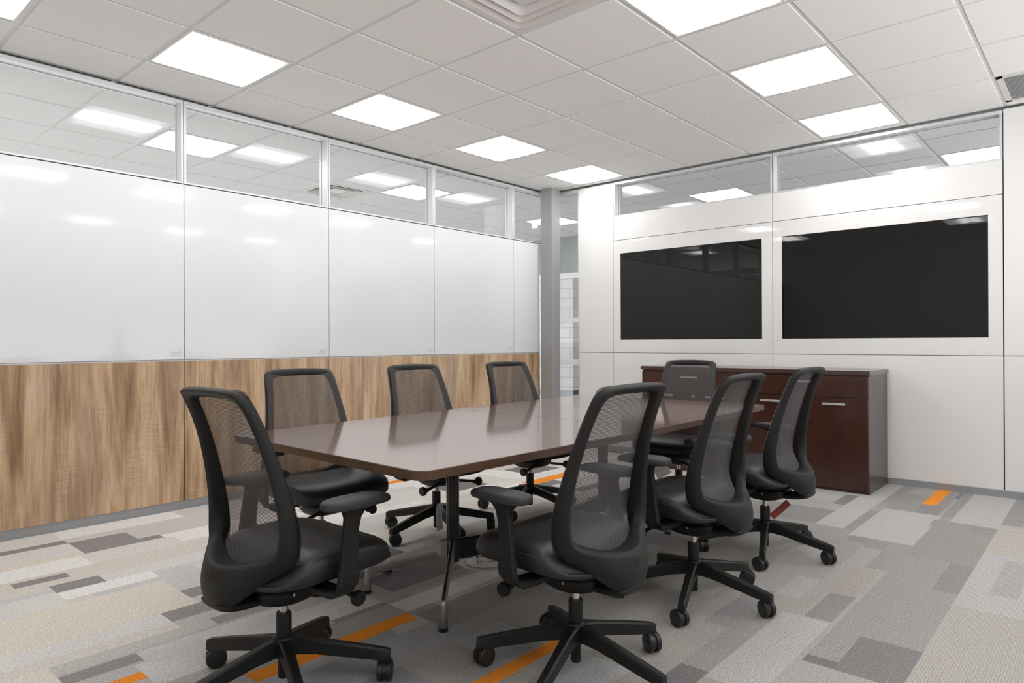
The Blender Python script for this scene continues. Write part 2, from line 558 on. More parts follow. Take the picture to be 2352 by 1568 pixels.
# ================================================================== THE SETTING
# ---- floor: carpet planks laid along X, colour of every strip stored on its faces
def carpet():
    U = 0.02032                 # finest row; a strip is five of them
    y0, y1, x0, x1 = -1.4, YL + 0.09, -1.3, XT + 0.09
    nrow = int((y1 - y0) / U) + 1
    light = [(0.64, 0.62, 0.605), (0.74, 0.73, 0.715), (0.57, 0.55, 0.54), (0.66, 0.61, 0.545), (0.61, 0.58, 0.53), (0.54, 0.53, 0.52)]
    mid = [(0.30, 0.288, 0.278), (0.35, 0.341, 0.332), (0.25, 0.242, 0.238), (0.345, 0.318, 0.285), (0.28, 0.268, 0.256), (0.40, 0.395, 0.39)]
    dark = [(0.185, 0.176, 0.176), (0.21, 0.20, 0.20)]
    OR = (0.78, 0.265, 0.035)
    rnd = random.Random(11)
    rows = [[] for _ in range(nrow)]          # per row: (xa, xb, colour, rib)
    ph = (0.514 - y0) % (5 * U)
    ns = int((y1 - y0) / (5 * U)) + 3
    prev = None
    for k in range(-1, ns):
        ya = y0 + ph + (k) * 5 * U
        yc = ya + 2.5 * U
        if prev is not None and rnd.random() < 0.40:
            segs = prev
        else:
            segs = []
            x = x0 - rnd.random() * 0.5
            while x < x1:
                ln = rnd.choice([0.25, 0.3, 0.46, 0.5, 0.61, 0.92, 0.92])
                lt = min(1, max(0, (yc - 1.9) / 1.3))
                r = rnd.random()
                if r < 0.12:
                    c = rnd.choice(dark) if rnd.random() < 0.6 else mid[2]
                    ln = min(ln, 0.4)
                else:
                    a, b = rnd.choice(mid), rnd.choice(light)
                    c = tuple(p * (1 - lt) + q * lt for p, q in zip(a, b))
                    mean = (0.325 * (1 - lt) + 0.55 * lt)
                    c = tuple(p * 0.7 + mean * 0.3 for p in c)
                segs.append((x, x + ln, c, rnd.choice([0.2, 0.6, 1.0]) if yc < 1.6 else rnd.choice([0, 0.1, 0.3])))
                x += ln
        prev = segs
        for j in range(nrow):
            yy = y0 + (j + 0.5) * U
            if ya <= yy < ya + 5 * U:
                rows[j] = list(segs)

    def paint(xa, xb, ya, yb, c, rib=None):
        for j in range(nrow):
            yy = y0 + (j + 0.5) * U
            if ya <= yy < yb:
                out = []
                rr = rib
                for (a, b, cc, r) in rows[j]:
                    if b <= xa or a >= xb:
                        out.append((a, b, cc, r))
                        continue
                    if rr is None:
                        rr = r
                    if a < xa:
                        out.append((a, xa, cc, r))
                    if b > xb:
                        out.append((xb, b, cc, r))
                out.append((xa, xb, c, rr if rr is not None else 0.2))
                out.sort()
                rows[j] = out

    L0, L1, L2, BE, BE2, L5 = light
    M0, M1, M2, MB_, M4, M5 = mid
    D0, D1 = dark
    DL, DL2 = (0.27, 0.255, 0.25), (0.29, 0.275, 0.27)
    P = [
        (-1.3, 1.18, 4.43, 4.76, L0), (1.18, 1.85, 4.46, 4.76, L1), (1.85, 2.6, 4.46, 4.76, L2),
        (1.18, 2.6, 4.36, 4.46, L2), (-1.3, 1.18, 4.06, 4.36, L0), (-1.3, 1.18, 4.36, 4.43, DL),
        (1.18, 1.47, 4.06, 4.355, DL), (1.47, 2.5, 4.13, 4.36, L5), (1.43, 1.58, 4.06, 4.15, DL), (1.58, 2.4, 3.90, 4.12, L1),
        (-1.3, 1.16, 4.04, 4.12, BE), (-1.3, 1.155, 3.835, 4.04, L1), (1.16, 1.62, 3.86, 4.05, L0),
        (-1.3, 1.9, 3.60, 3.835, BE2), (0.80, 1.02, 3.73, 3.81, DL), (0.91, 1.11, 3.525, 3.635, DL),
        (1.11, 1.9, 3.50, 3.63, L0), (-1.3, 0.91, 3.33, 3.53, L0), (-1.3, 1.28, 2.92, 3.33, BE), (0.91, 1.3, 3.40, 3.52, L1),
        (-1.3, 1.12, 2.81, 2.92, L0), (1.28, 1.48, 3.0, 3.14, DL2), (1.12, 1.30, 2.81, 2.92, DL2), (1.23, 1.45, 2.635, 2.725, DL2),
        (-1.3, 1.12, 2.73, 2.81, BE2), (-1.3, 0.68, 2.54, 2.73, BE), (0.68, 0.92, 2.545, 2.62, DL), (0.92, 1.5, 2.53, 2.62, L5),
        (0.88, 1.8, 2.32, 2.53, L5), (1.54, 1.80, 2.30, 2.345, DL),
        (0.55, 0.88, 2.395, 2.46, OR), (1.10, 1.79, 2.105, 2.185, OR),
        (1.9, 2.35, 2.40, 2.62, D1), (1.35, 1.99, 1.50, 1.575, OR),
        (1.80, 2.9, 2.185, 2.30, BE2), (1.8, 3.1, 1.93, 2.13, M4),
        (3.2, 3.50, 4.24, 4.33, OR), (4.05, 4.66, 3.38, 3.49, OR), (3.7, 5.0, 3.49, 3.64, L0), (3.6, 4.05, 3.38, 3.49, L1),
        (2.49, 4.70, 0.514, 0.82, M0), (2.43, 2.77, 0.514, 0.72, D1), (3.50, 3.97, 0.514, 0.62, M2), (3.97, 4.68, 0.514, 0.82, M4),
        (4.69, 4.86, 0.514, 0.64, DL), (2.83, 3.17, 0.83, 0.945, M2), (2.1, 2.82, 0.83, 1.01, M5), (3.17, 3.6, 0.83, 0.95, MB_),
        (4.18, 5.0, 0.82, 1.14, M5), (4.88, 5.92, 0.514, 0.75, M5), (4.70, 4.88, 0.64, 0.83, M4),
        (4.92, 5.27, 1.37, 1.44, D1), (4.30, 4.87, 1.14, 1.21, DL), (4.3, 5.9, 1.21, 1.37, M5), (5.0, 5.6, 0.97, 1.14, M4), (5.0, 5.3, 0.83, 0.97, M2),
        (5.295, 5.93, 0.895, 0.97, OR), (5.30, 5.95, 0.83, 0.895, M4), (2.43, 3.35, -0.3, 0.514, (0.38, 0.36, 0.33), 1.0), (3.35, 4.3, 0.1, 0.514, M5, 0.9), (3.6, 4.2, 0.3, 0.41, M1), (4.3, 5.0, 0.3, 0.514, (0.40, 0.375, 0.34), 0.6), (1.0, 2.43, 0.514, 0.83, M1),
    ]
    for p in P:
        paint(*p)
    V, Fc, C = [], [], []
    for j in range(nrow):
        ya, yb = y0 + j * U, min(y1, y0 + (j + 1) * U)
        for (a, b, c, r) in rows[j]:
            a, b = max(a, x0), min(b, x1)
            if b - a < 1e-4:
                continue
            i = len(V)
            V += [(a, ya, 0), (b, ya, 0), (b, yb, 0), (a, yb, 0)]
            Fc.append((i, i + 1, i + 2, i + 3))
            C.append((*c, r))
    me = bpy.data.meshes.new('floor')
    me.from_pydata(V, [], Fc)
    at = me.color_attributes.new('tile', 'FLOAT_COLOR', 'CORNER')
    for p, c in zip(me.polygons, C):
        for li in p.loop_indices:
            at.data[li].color = c
    me.materials.append(MAT['carpet'])
    o = bpy.data.objects.new('floor', me)
    COL.objects.link(o)
    return struct(o)


carpet()
b = MB()
b.box(XM, YM, -0.16, XO + 4.0, YO + 4.2, -0.01)
struct(b.build('floor_slab', 'concrete'))

# ---- ceiling: lay-in tiles, each a shallow box hanging a few mm under the white grid
LIGHTS_ROOM = [(i, j) for j in (1, -3, -7) for i in (-5, -3, -1, 1, 3)]
LIGHTS_OUT = [(i, 4) for i in (-6, -2, 2, 6)] + [(i, 8) for i in range(-9, 8, 2)] + [(6, 0), (6, -4)] + [(7, j) for j in (-6, -2, 2)]  # unseen back row and end lights added to brighten the outer office ceiling
VENTS = {(-2, -2): 'supply', (1, 5): 'supply', (3, -5): 'return'}
SKIP = set(LIGHTS_ROOM) | set(LIGHTS_OUT) | set(VENTS)


def tx(i):
    return GX + i * T


def ty(j):
    return GY + j * T


def tiles():
    mb = MB()
    x_walls, y_walls = (XB, XT, XO), (YR, YL, YO)
    ranges = [(XB, XT, YR, YL - 0.004), (XM, XO, YL + 0.10, YO), (XT + 0.10, XO, YR, YL + 0.10)]
    for (xa, xb, ya, yb) in ranges:
        for i in range(-12, 10):
            for j in range(-9, 13):
                if (i, j) in SKIP and tx(i) >= xa - .02 and ty(j) >= ya - .02 and tx(i + 1) <= xb + .1 and ty(j + 1) <= yb + .1:
                    continue
                a0, a1 = max(tx(i) + 0.0125, xa), min(tx(i + 1) - 0.0125, xb)
                c0, c1 = max(ty(j) + 0.0125, ya), min(ty(j + 1) - 0.0125, yb)
                if tx(i + 1) > xb:
                    a1 = min(tx(i + 1) - 0.0125, xb - 0.012)
                if a1 - a0 < 0.02 or c1 - c0 < 0.02:
                    continue
                mb.box(a0, c0, HC, a1, c1, HC + 0.020)
    return mb


o = tiles().build('ceiling', 'tile')
struct(o)
mb = MB()
for i in range(-11, 10):
    x = tx(i)
    if XM < x < XO:
        mb.box(x - 0.0145, YM, HC + 0.0045, x + 0.0145, YO, HC + 0.010)
for j in range(-9, 13):
    y = ty(j)
    if YM < y < YO:
        mb.box(XM, y - 0.0140, HC + 0.0050, XO, y + 0.0140, HC + 0.0101)
mb.build('ceiling_grid', 'grid', o)
# wall angle where the ceiling meets the partitions, with the dark reveal under it
mb = MB()
mb.box(XB, YL - 0.004, HC - 0.002, XT - 0.0, YL + 0.02, HC + 0.012)
mb.box(XT - 0.004, YR, HC - 0.002, XT + 0.02, YL, HC + 0.012)
mb.build('wall_angle', 'base', o)
b = MB()
b.box(XM, YM, HC + 0.03, XO + 0.2, YO + 0.2, HC + 0.15)
struct(b.build('ceiling_deck', 'wall'))


# ---- ceiling lights
def make_light():
    r = empty('ceiling_light')
    mb = MB()
    w, q = T / 2 - 0.013, T / 2 - 0.026
    for (a, bb, c, d) in ((-w, -w, w, -q), (-w, q, w, w), (-w, -q, -q, q), (q, -q, w, q)):
        mb.box(a, bb, 0, c, d, 0.02)
    mb.build('frame', 'grid', r)
    mb = MB()                   # lens curved like a shallow saddle between the long sides
    n = 16
    rows = []
    for k in range(n + 1):
        y = -q + 2 * q * k / n
        z = 0.006 + 0.010 * (1 - (abs(y) / q)) ** 1.5
        rows.append((y, z))
    V, Fa = [], []
    for (y, z) in rows:
        V += [(-q, y, z), (q, y, z)]
    for k in range(n):
        Fa.append((2 * k, 2 * k + 1, 2 * k + 3, 2 * k + 2))
    mb.add(V, Fa)
    mb.build('lens', 'lamp', r, smooth=True)
    return r


lab_room = {
    (-3, 1): 'lit square ceiling light nearest the camera over the whiteboard side of the room',
    (-1, 1): 'lit square ceiling light second along the row beside the whiteboards',
    (1, 1): 'lit square ceiling light third along the row beside the whiteboards',
    (3, 1): 'lit square ceiling light just in front of the corner column',
    (-5, 1): 'lit square ceiling light cut off by the top left corner of the photo',
    (-1, -3): 'very large looking lit ceiling light cut off by the top edge above the table',
    (1, -3): 'lit square ceiling light second from the screen wall above the credenza side',
    (3, -3): 'lit square ceiling light right against the screen wall, above the larger screen',
}
L0_ = make_light()
first = True
for (i, j) in LIGHTS_ROOM + LIGHTS_OUT:
    o = L0_ if first else copy_tree(L0_)
    first = False
    o.location = (tx(i) + T / 2, ty(j) + T / 2, HC)
    if (i, j) in lab_room:
        tag(o, lab_room[(i, j)], 'ceiling light', 'ceiling lights in the meeting room')
    elif (i, j) in LIGHTS_ROOM:
        tag(o, 'square ceiling light of the meeting room behind or beside the camera, outside the photo', 'ceiling light', 'meeting room ceiling lights outside the photo')
    else:
        lb = {(-2, 4): 'lit ceiling light beyond the glass strip, over the first and second whiteboards',
              (2, 4): 'lit ceiling light beyond the glass strip, over the third and fourth whiteboards',
              (6, 4): 'lit ceiling light outside the room, partly hidden behind the grey corner column',
              (6, 0): 'lit ceiling light beyond the glass above the smaller screen',
              (6, -4): 'lit ceiling light beyond the glass at the right end above the larger screen'}.get((i, j), None)
        if lb:
            tag(o, lb, 'ceiling light', 'ceiling lights beyond the glass')
        else:
            tag(o, 'unseen square ceiling light of the outer office, one of a set mostly added for brightness', 'ceiling light', 'outer office ceiling lights outside the photo')


# ---- vents
def supply_vent(i, j, label):
    r = empty('air_diffuser', (tx(i) + T / 2, ty(j) + T / 2, HC))
    q = T / 2 - 0.014

    def ring(w0, z0, w1, z1, th=0.003, rr=0.035, n=4):
        def sq(w, z, rad):
            pts = []
            for cx, cy, a0 in ((1, 1, 0), (-1, 1, 90), (-1, -1, 180), (1, -1, 270)):
                for k in range(n + 1):
                    a = math.radians(a0 + 90 * k / n)
                    pts.append((cx * (w - rad) + rad * math.cos(a), cy * (w - rad) + rad * math.sin(a), z))
            return pts
        m = MB()
        m.loft([sq(w0, z0, min(rr, w0 * .9)), sq(w1, z1, min(rr, w1 * .9)), sq(w1, z1 + th, min(rr, w1 * .9)), sq(w0, z0 + th, min(rr, w0 * .9))],
               closed=True)
        return m
    m = ring(q, 0.001, q - 0.03, 0.001, rr=0.004)
    m.build('flange', 'vent', r)
    for w0, w1, z0, z1 in ((q - 0.03, q - 0.075, 0.001, 0.022), (q - 0.085, q - 0.125, 0.000, 0.024), (q - 0.135, q - 0.165, 0.002, 0.026)):
        ring(w1, z1, w0, z0, th=0.006).build('cone', 'vent', r, smooth=True)
    m = MB()
    m.box(-0.09, -0.09, 0.012, 0.09, 0.09, 0.02)
    m.build('centre_plate', 'vent', r, bevel=0.006)
    m = MB()
    m.box(-q, -q, 0.040, q, q, 0.046)
    m.build('backing', 'dark_gap' if False else 'vent', r)
    tag(r, label, 'air vent')


supply_vent(-2, -2, 'square stepped air diffuser in the ceiling at the top edge, above the table')
supply_vent(1, 5, 'square air diffuser seen through the glass above the whiteboards')
r = empty('return_grille', (tx(3) + T / 2, ty(-5) + T / 2, HC))
m = MB()
q = T / 2 - 0.014
for (a, bb, c, d) in ((-q, -q, q, -q + .035), (-q, q - .035, q, q), (-q, -q, -q + .035, q), (q - .035, -q, q, q)):
    m.box(a, bb, 0.0, c, d, 0.012)
m.build('frame', 'vent', r)
m = MB()
k = -q + 0.035
while k < q - 0.03:
    m.box(k, -q + .03, 0.003, k + 0.004, q - .03, 0.018)
    m.box(-q + .03, k, 0.0035, q - .03, k + 0.003, 0.018)
    k += 0.0125
m.build('grid_core', 'base', r)
m = MB()
m.box(-q + .02, -q + .02, 0.021, q - .02, q - .02, 0.024)
m.build('backing', 'grey_paint', r)
tag(r, 'grey egg-crate air return grille in the ceiling at the far right edge', 'air vent')

# ---- whiteboard wall (left)
SEAM_L = [-1.25, -0.30, 0.825, 1.943, 3.065, 4.184, 5.284, XT + 0.1]
BOARD_END = 5.700
wl = MB()
wl.box(XB, YL + 0.012, 0.05, XT - 0.16, YL + 0.10, 2.176)
wall_left = struct(wl.build('wall_left', 'dark_gap'))
for k in range(len(SEAM_L) - 1):
    a, c = SEAM_L[k] + 0.002, min(SEAM_L[k + 1] - 0.002, BOARD_END)
    m = MB()
    m.box(a, YL, 0.057, c, YL + 0.012, 0.990)
    m.build('wood_panel', 'oak', wall_left, bevel=0.001, seg=1)
m = MB()
m.box(XB, YL + 0.004, 0.990, BOARD_END, YL + 0.03, 0.998)
m.build('rail', 'alu', wall_left)
m = MB()
m.box(XB, YL + 0.100, 0.0, XT - 0.16, YL + 0.112, 2.19)
m.build('outer_face', 'wall', wall_left)
m = MB()
m.box(XB, YL + 0.004, 0.0, XT - 0.1, YL + 0.02, 0.057)
m.box(XB, YL - 0.001, 0.0, XT - 0.1, YL + 0.005, 0.006)
struct(m.build('baseboard_left', 'base'))
names = [None, None, 'whiteboard filling the left edge of the photo, leftmost in view', 'second whiteboard from the left, above the oak panel',
         'third whiteboard from the left, behind the leftmost far chairs', 'fourth whiteboard from the left, last full width one before the column',
         'narrow whiteboard strip beside the grey corner column']
for k in range(1, len(SEAM_L) - 1):
    a, c = SEAM_L[k] + 0.0022, min(SEAM_L[k + 1] - 0.0022, BOARD_END)
    m = MB()
    m.box(a, YL - 0.003, 1.000, c, YL + 0.010, 2.173)
    o = m.build('whiteboard', 'board', None, bevel=0.001, seg=1)
    tag(o, names[k] if k > 1 else 'whiteboard left of the frame, outside the photo', 'whiteboard', 'whiteboards above the oak panels')
    if 1 < k < 6:               # small grey care print in the lower right corner
        m = MB()
        px, pz = c - 0.085, 1.032
        y = YL - 0.0033
        rnd = random.Random(k)
        rowsz = [(0.046, 0.0, 0.010), (0.046, 0.040, 0.066), (0.036, 0, 0.066), (0.0315, 0, 0.066), (0.027, 0, 0.042), (0.018, 0, 0.066), (0.0125, 0, 0.032)]
        for (dz, s0, s1) in rowsz:
            x = s0
            while x < s1:
                w = rnd.uniform(0.002, 0.006)
                m.box(px + x, y, pz + dz - 0.02, px + min(x + w, s1), y + 0.0004, pz + dz - 0.02 + 0.0022)
                x += w + 0.0012
        m.build('printed_note', 'ink', o)
# thin clear strips between boards
m = MB()
for s in SEAM_L[1:-1]:
    m.box(s - 0.0016, YL + 0.002, 1.0, s + 0.0016, YL + 0.012, 2.18)
m.build('joint_strip', simple('beige_gasket', (0.42, 0.42, 0.38), 0.6), wall_left)


def clerestory(n, along, a, c, z0, z1, face, depth=0.075, label=None, sill=True):
    """window between a..c along an axis ('x' -> wall at y=face, 'y' -> wall at x=face), frame in front, pane set back"""
    def B(m, u0, v0, zz0, u1, v1, zz1):
        if along == 'x':
            m.box(u0, face + v0, zz0, u1, face + v1, zz1)
        else:
            m.box(face + v0, u0, zz0, face + v1, u1, zz1)
    fr = MB()
    a += 0.0022
    c -= 0.0022
    s = 0.016
    B(fr, a, 0.0, z1 - 0.024, c, 0.10, z1)
    B(fr, a, 0.0, z0, c, 0.10, z0 + 0.013)
    B(fr, a, 0.0, z0 + 0.013, a + s, 0.10, z1 - 0.024)
    B(fr, c - s, 0.0, z0 + 0.013, c, 0.10, z1 - 0.024)
    w = struct(fr.build('window_%d' % n, 'alu', None, bevel=0.0015, seg=1))
    g = MB()
    B(g, a + s - 0.003, depth, z0 + 0.010, c - s + 0.003, depth + 0.0005, z1 - 0.021)
    g.build('glass_pane', 'glass', w)
    st = MB()                   # dark glazing bead
    B(st, a + s, depth - 0.004, z1 - 0.028, c - s, depth - 0.001, z1 - 0.024)
    e = (c - s - 0.004, c - s) if along == 'x' else (c - s - 0.004, c - s)
    B(st, e[0], depth - 0.004, z0 + 0.013, e[1], depth - 0.001, z1 - 0.028)
    st.build('glazing_bead', 'base', w)
    return w


n = 1
for k in range(len(SEAM_L) - 1):
    clerestory(n, 'x', SEAM_L[k], SEAM_L[k + 1] if k < 6 else XT + 0.0, 2.180, 2.738, YL)
    n += 1

# ---- screen wall (right in the photo)
YS = [YR, 0.580, 2.203, 3.829, 4.262]
wr = MB()
wr.box(XT + 0.014, YR, 0.05, XT + 0.10, YS[3], 2.395)
wr.box(XT + 0.014, YS[3], 0.05, XT + 0.10, YS[4] - 0.004, 2.738)
wr.box(XT + 0.014, YR, 2.395, XT + 0.10, YS[1] - 0.006, 2.738)
wall_right = struct(wr.build('wall_right', 'dark_gap'))
G = 0.0022


def tpanel(name, y0, y1, z0, z1, mat='panel', holes=None):
    m = MB()
    if not holes:
        m.box(XT, y0, z0, XT + 0.012, y1, z1)
    else:
        h0, h1, k0, k1 = holes
        m.box(XT, y0, z0, XT + 0.012, h0, z1)
        m.box(XT, h1, z0, XT + 0.012, y1, z1)
        m.box(XT, h0, z0, XT + 0.012, h1, k0)
        m.box(XT, h0, k1, XT + 0.012, h1, z1)
    return m.build(name, mat, wall_right, bevel=0 if holes else 0.001, seg=1)


Z_LED = 1.000
tpanel('wall_panel', YR, YS[1] - 0.005, 0.052, Z_LED - G)
tpanel('wall_panel', YR, YS[1] - 0.005, Z_LED + G, 2.740)
for a, c, scr in ((YS[1], YS[2], (0.667, 2.124)), (YS[2], YS[3], (2.297, 3.745))):
    tpanel('wall_panel', a + G, c - G, 0.052, Z_LED - G)
    tpanel('glass_faced_panel', a + G, c - G, Z_LED + G, 2.143 - G, 'gpanel', (scr[0], scr[1], 1.131, 2.007))
    tpanel('wall_panel', a + G, c - G, 2.143 + G, 2.385)
tpanel('wall_panel', YS[3] + G, YS[4] - G, 0.052, Z_LED - G)
tpanel('wall_panel', YS[3] + G, YS[4] - G, Z_LED + G, 2.737)
m = MB()
m.box(XT - 0.002, YR, 0, XT + 0.008, YS[4], 0.046)
struct(m.build('baseboard_right', 'base'))
clerestory(n, 'y', YS[2], YS[3], 2.385, 2.738, XT)
n += 1
clerestory(n, 'y', YS[1], YS[2], 2.385, 2.738, XT)
n += 1
# full-height glass in the corner
fr = MB()
fr.box(XT, YS[4], 0.0, XT + 0.10, YS[4] + 0.012, 2.738)
fr.box(XT, YS[4] + 0.012, 2.705, XT + 0.10, YL + 0.10, 2.738)
fr.box(XT, YS[4] + 0.012, 0.0, XT + 0.10, YL + 0.10, 0.06)
fr.box(XT, YL + 0.08, 0.06, XT + 0.10, YL + 0.10, 2.705)
w = struct(fr.build('window_%d' % n, 'alu', None, bevel=0.0015, seg=1))
g = MB()
g.box(XT + 0.05, YS[4] + 0.010, 0.055, XT + 0.0505, YL + 0.082, 2.71)
g.build('glass_pane', 'glass', w)
n += 1

# ---- screens
def screen(y0, y1, label):
    r = empty('wall_screen', (XT + 0.004, (y0 + y1) / 2, 1.569))
    w, h, rad = (y1 - y0) / 2 - 0.0015, 0.438 - 0.0015, 0.006
    pts = []
    for cy, cz, a0 in ((1, 1, 0), (-1, 1, 90), (-1, -1, 180), (1, -1, 270)):
        for k in range(4):
            a = math.radians(a0 + 30 * k)
            pts.append((cy * (w - rad) + rad * math.cos(a), cz * (h - rad) + rad * math.sin(a)))
    m = MB()
    m.loft([[(0.0, p[0], p[1]) for p in pts], [(0.006, p[0], p[1]) for p in pts]])
    m.build('display_glass', 'screen', r)
    # narrow bezel strip just behind the front glass
    m = MB()
    m.box(0.0061, -w, -h, 0.009, w, h)
    m.build('rear_housing', 'gloss_black', r)
    tag(r, label, 'screen', 'black screens set in the white wall')


screen(2.297, 3.745, 'black switched-off screen on the left, smaller looking, behind the end chair')
screen(0.667, 2.124, 'black switched-off screen on the right, larger looking, above the dark credenza')

# ---- corner column
cl = empty('support_column', (5.7455, 4.54, 0))
m = MB()
m.box(-0.0695, -0.081, 0, 0.0695, 0.081, HC + 0.012)
m.build('steel_post', 'column', cl, bevel=0.007, seg=3)
m = MB()
m.box(-0.079, -0.0905, HC - 0.004, 0.079, 0.0905, HC - 0.0005)
m.build('ceiling_collar', 'grid', cl)
tag(cl, 'square grey painted steel column standing where the whiteboard wall meets the screen wall', 'column')

# ---- the other walls of the room and the office around it
def wall_light_openings(name, axis, face, a, c, sill=0.25, head=2.62, th=0.12, bays=4):
    # unseen wall with a band of openings added to let daylight reach the ceiling
    m = MB()

    def B(u0, z0, u1, z1):
        if axis == 'x':
            m.box(u0, face, z0, u1, face + th, z1)
        else:
            m.box(face, u0, z0, face + th, u1, z1)
    B(a, 0, c, sill)
    B(a, head, c, HC + 0.02)
    for k in range(bays + 1):
        u = a + (c - a) * k / bays
        B(max(a, u - 0.06), sill, min(c, u + 0.06), head)
    return struct(m.build(name, 'wall'))


m = MB()
m.box(XB - 0.12, YR - 0.12, 0, XB, YL + 0.1, HC + 0.02)
struct(m.build('wall_back', 'wall'))
wall_light_openings('wall_near', 'x', YR - 0.12, XB - 0.12, XT + 0.1, sill=0.7, bays=3)
wall_light_openings('wall_far', 'x', YO, XM, XO + 0.2, sill=1.1, bays=8)
wall_light_openings('wall_outer', 'y', XM - 0.12, YL + 0.1, YO + 0.12, sill=1.5, bays=5)
# outer floor covering
m = MB()
m.box(XM, YL + 0.101, -0.01, XO + 0.1, YO, -0.0005)
m.box(XT + 0.101, YM, -0.01, XO + 0.1, YL + 0.101, -0.0004)
struct(m.build('floor_hall', simple('hall_tile', (0.75, 0.75, 0.75), 0.3, coat=0.3)))
# end wall of the hall: bulkhead above, storefront window below
m = MB()
m.box(XO, YM, 0, XO + 0.12, 5.3, HC + 0.02)
m.box(XO, 5.3, 2.19, XO + 0.12, YO, HC + 0.02)
m.box(XO, 8.2, 0, XO + 0.12, YO, 2.19)
struct(m.build('wall_end', 'grey_paint'))
fr = MB()
for z0, z1 in ((2.10, 2.19), (1.42, 1.49), (0.76, 0.835), (0.0, 0.10)):
    fr.box(XO - 0.01, 5.3, z0, XO + 0.07, 8.2, z1)
for y0 in (5.3, 7.4, 8.14):
    fr.box(XO - 0.008, y0, 0.1, XO + 0.068, y0 + 0.06, 2.10)
w = struct(fr.build('window_%d' % n, 'alu', None))
g = MB()
g.box(XO + 0.02, 5.34, 0.1, XO + 0.0205, 8.16, 2.08)
g.build('glass_pane', 'glass', w)
# outside
bw = MB()
bw.box(XO + 2.5, 8.13, 0.14, XO + 2.7, YO + 4, 3.4)
o = struct(bw.build('wall_outside', 'block'))
bb_ = MB()
bb_.box(XO + 2.49, 8.12, -0.01, XO + 2.5, YO + 4, 0.14)
bb_.build('plinth', 'grey_paint', o)
dp = MB()
dp.box(XO + 3.2, 3.0, 0, XO + 3.3, 9.5, 3.2)
struct(dp.build('wall_cladding', 'dark_panel'))

# ================================================================== FURNITURE
# ---- conference table
tb = empty('conference_table', (2.66, 2.17, 0))
ZT = 0.730


def table_half(poly, name):
    # poly: world xy outline; rounded outline already
    m = MB()
    P_ = [(x - 2.66, y - 2.17) for x, y in poly]

    def inset(d):
        cx = sum(p[0] for p in P_) / len(P_)
        cy = sum(p[1] for p in P_) / len(P_)
        return [(p[0] - math.copysign(min(d, abs(p[0] - cx)), p[0] - cx), p[1] - math.copysign(min(d, abs(p[1] - cy)), p[1] - cy)) for p in P_]
    q = inset(0.0015)
    m.loft([[(x, y, ZT - 0.0295) for x, y in q], [(x, y, ZT - 0.028) for x, y in P_], [(x, y, ZT - 0.0015) for x, y in P_], [(x, y, ZT) for x, y in q]])
    o = m.build(name, 'edge', tb, smooth=False)
    m2 = MB()
    q2 = inset(0.0017)
    k = len(q2)
    m2.add([(x, y, ZT + 0.0004) for x, y in q2], [tuple(range(k))])
    m2.build('laminate_surface', 'table', o)


def rc(cx, cy, r, a0, a1, n=6):
    return [(cx + r * math.cos(math.radians(a0 + (a1 - a0) * k / n)), cy + r * math.sin(math.radians(a0 + (a1 - a0) * k / n))) for k in range(n + 1)]


rr = 0.05
XMID = 2.655
# side lines of the top (slightly bowed long sides)
near_r, near_l = (1.298, 1.503), (1.325, 2.735)
far_r, far_l = (4.035, 1.548), (3.965, 2.845)
mid_r, mid_l = (XMID, 1.490), (XMID, 2.800)
half1 = rc(near_r[0] + rr, near_r[1] + rr, rr, 180, 270) + [(1.9, 1.494), mid_r, mid_l, (2.0, 2.77)] + rc(near_l[0] + rr, near_l[1] - rr, rr, 90, 180)
half2 = [(XMID + 0.0012, 1.490), (3.3, 1.505)] + rc(far_r[0] - rr, far_r[1] + rr, rr, -90, 0) + rc(far_l[0] - rr, far_l[1] - rr, rr, 0, 90) + \
    [(3.3, 2.83), (XMID + 0.0012, 2.800)]
table_half(half1, 'tabletop')
table_half(half2, 'tabletop')


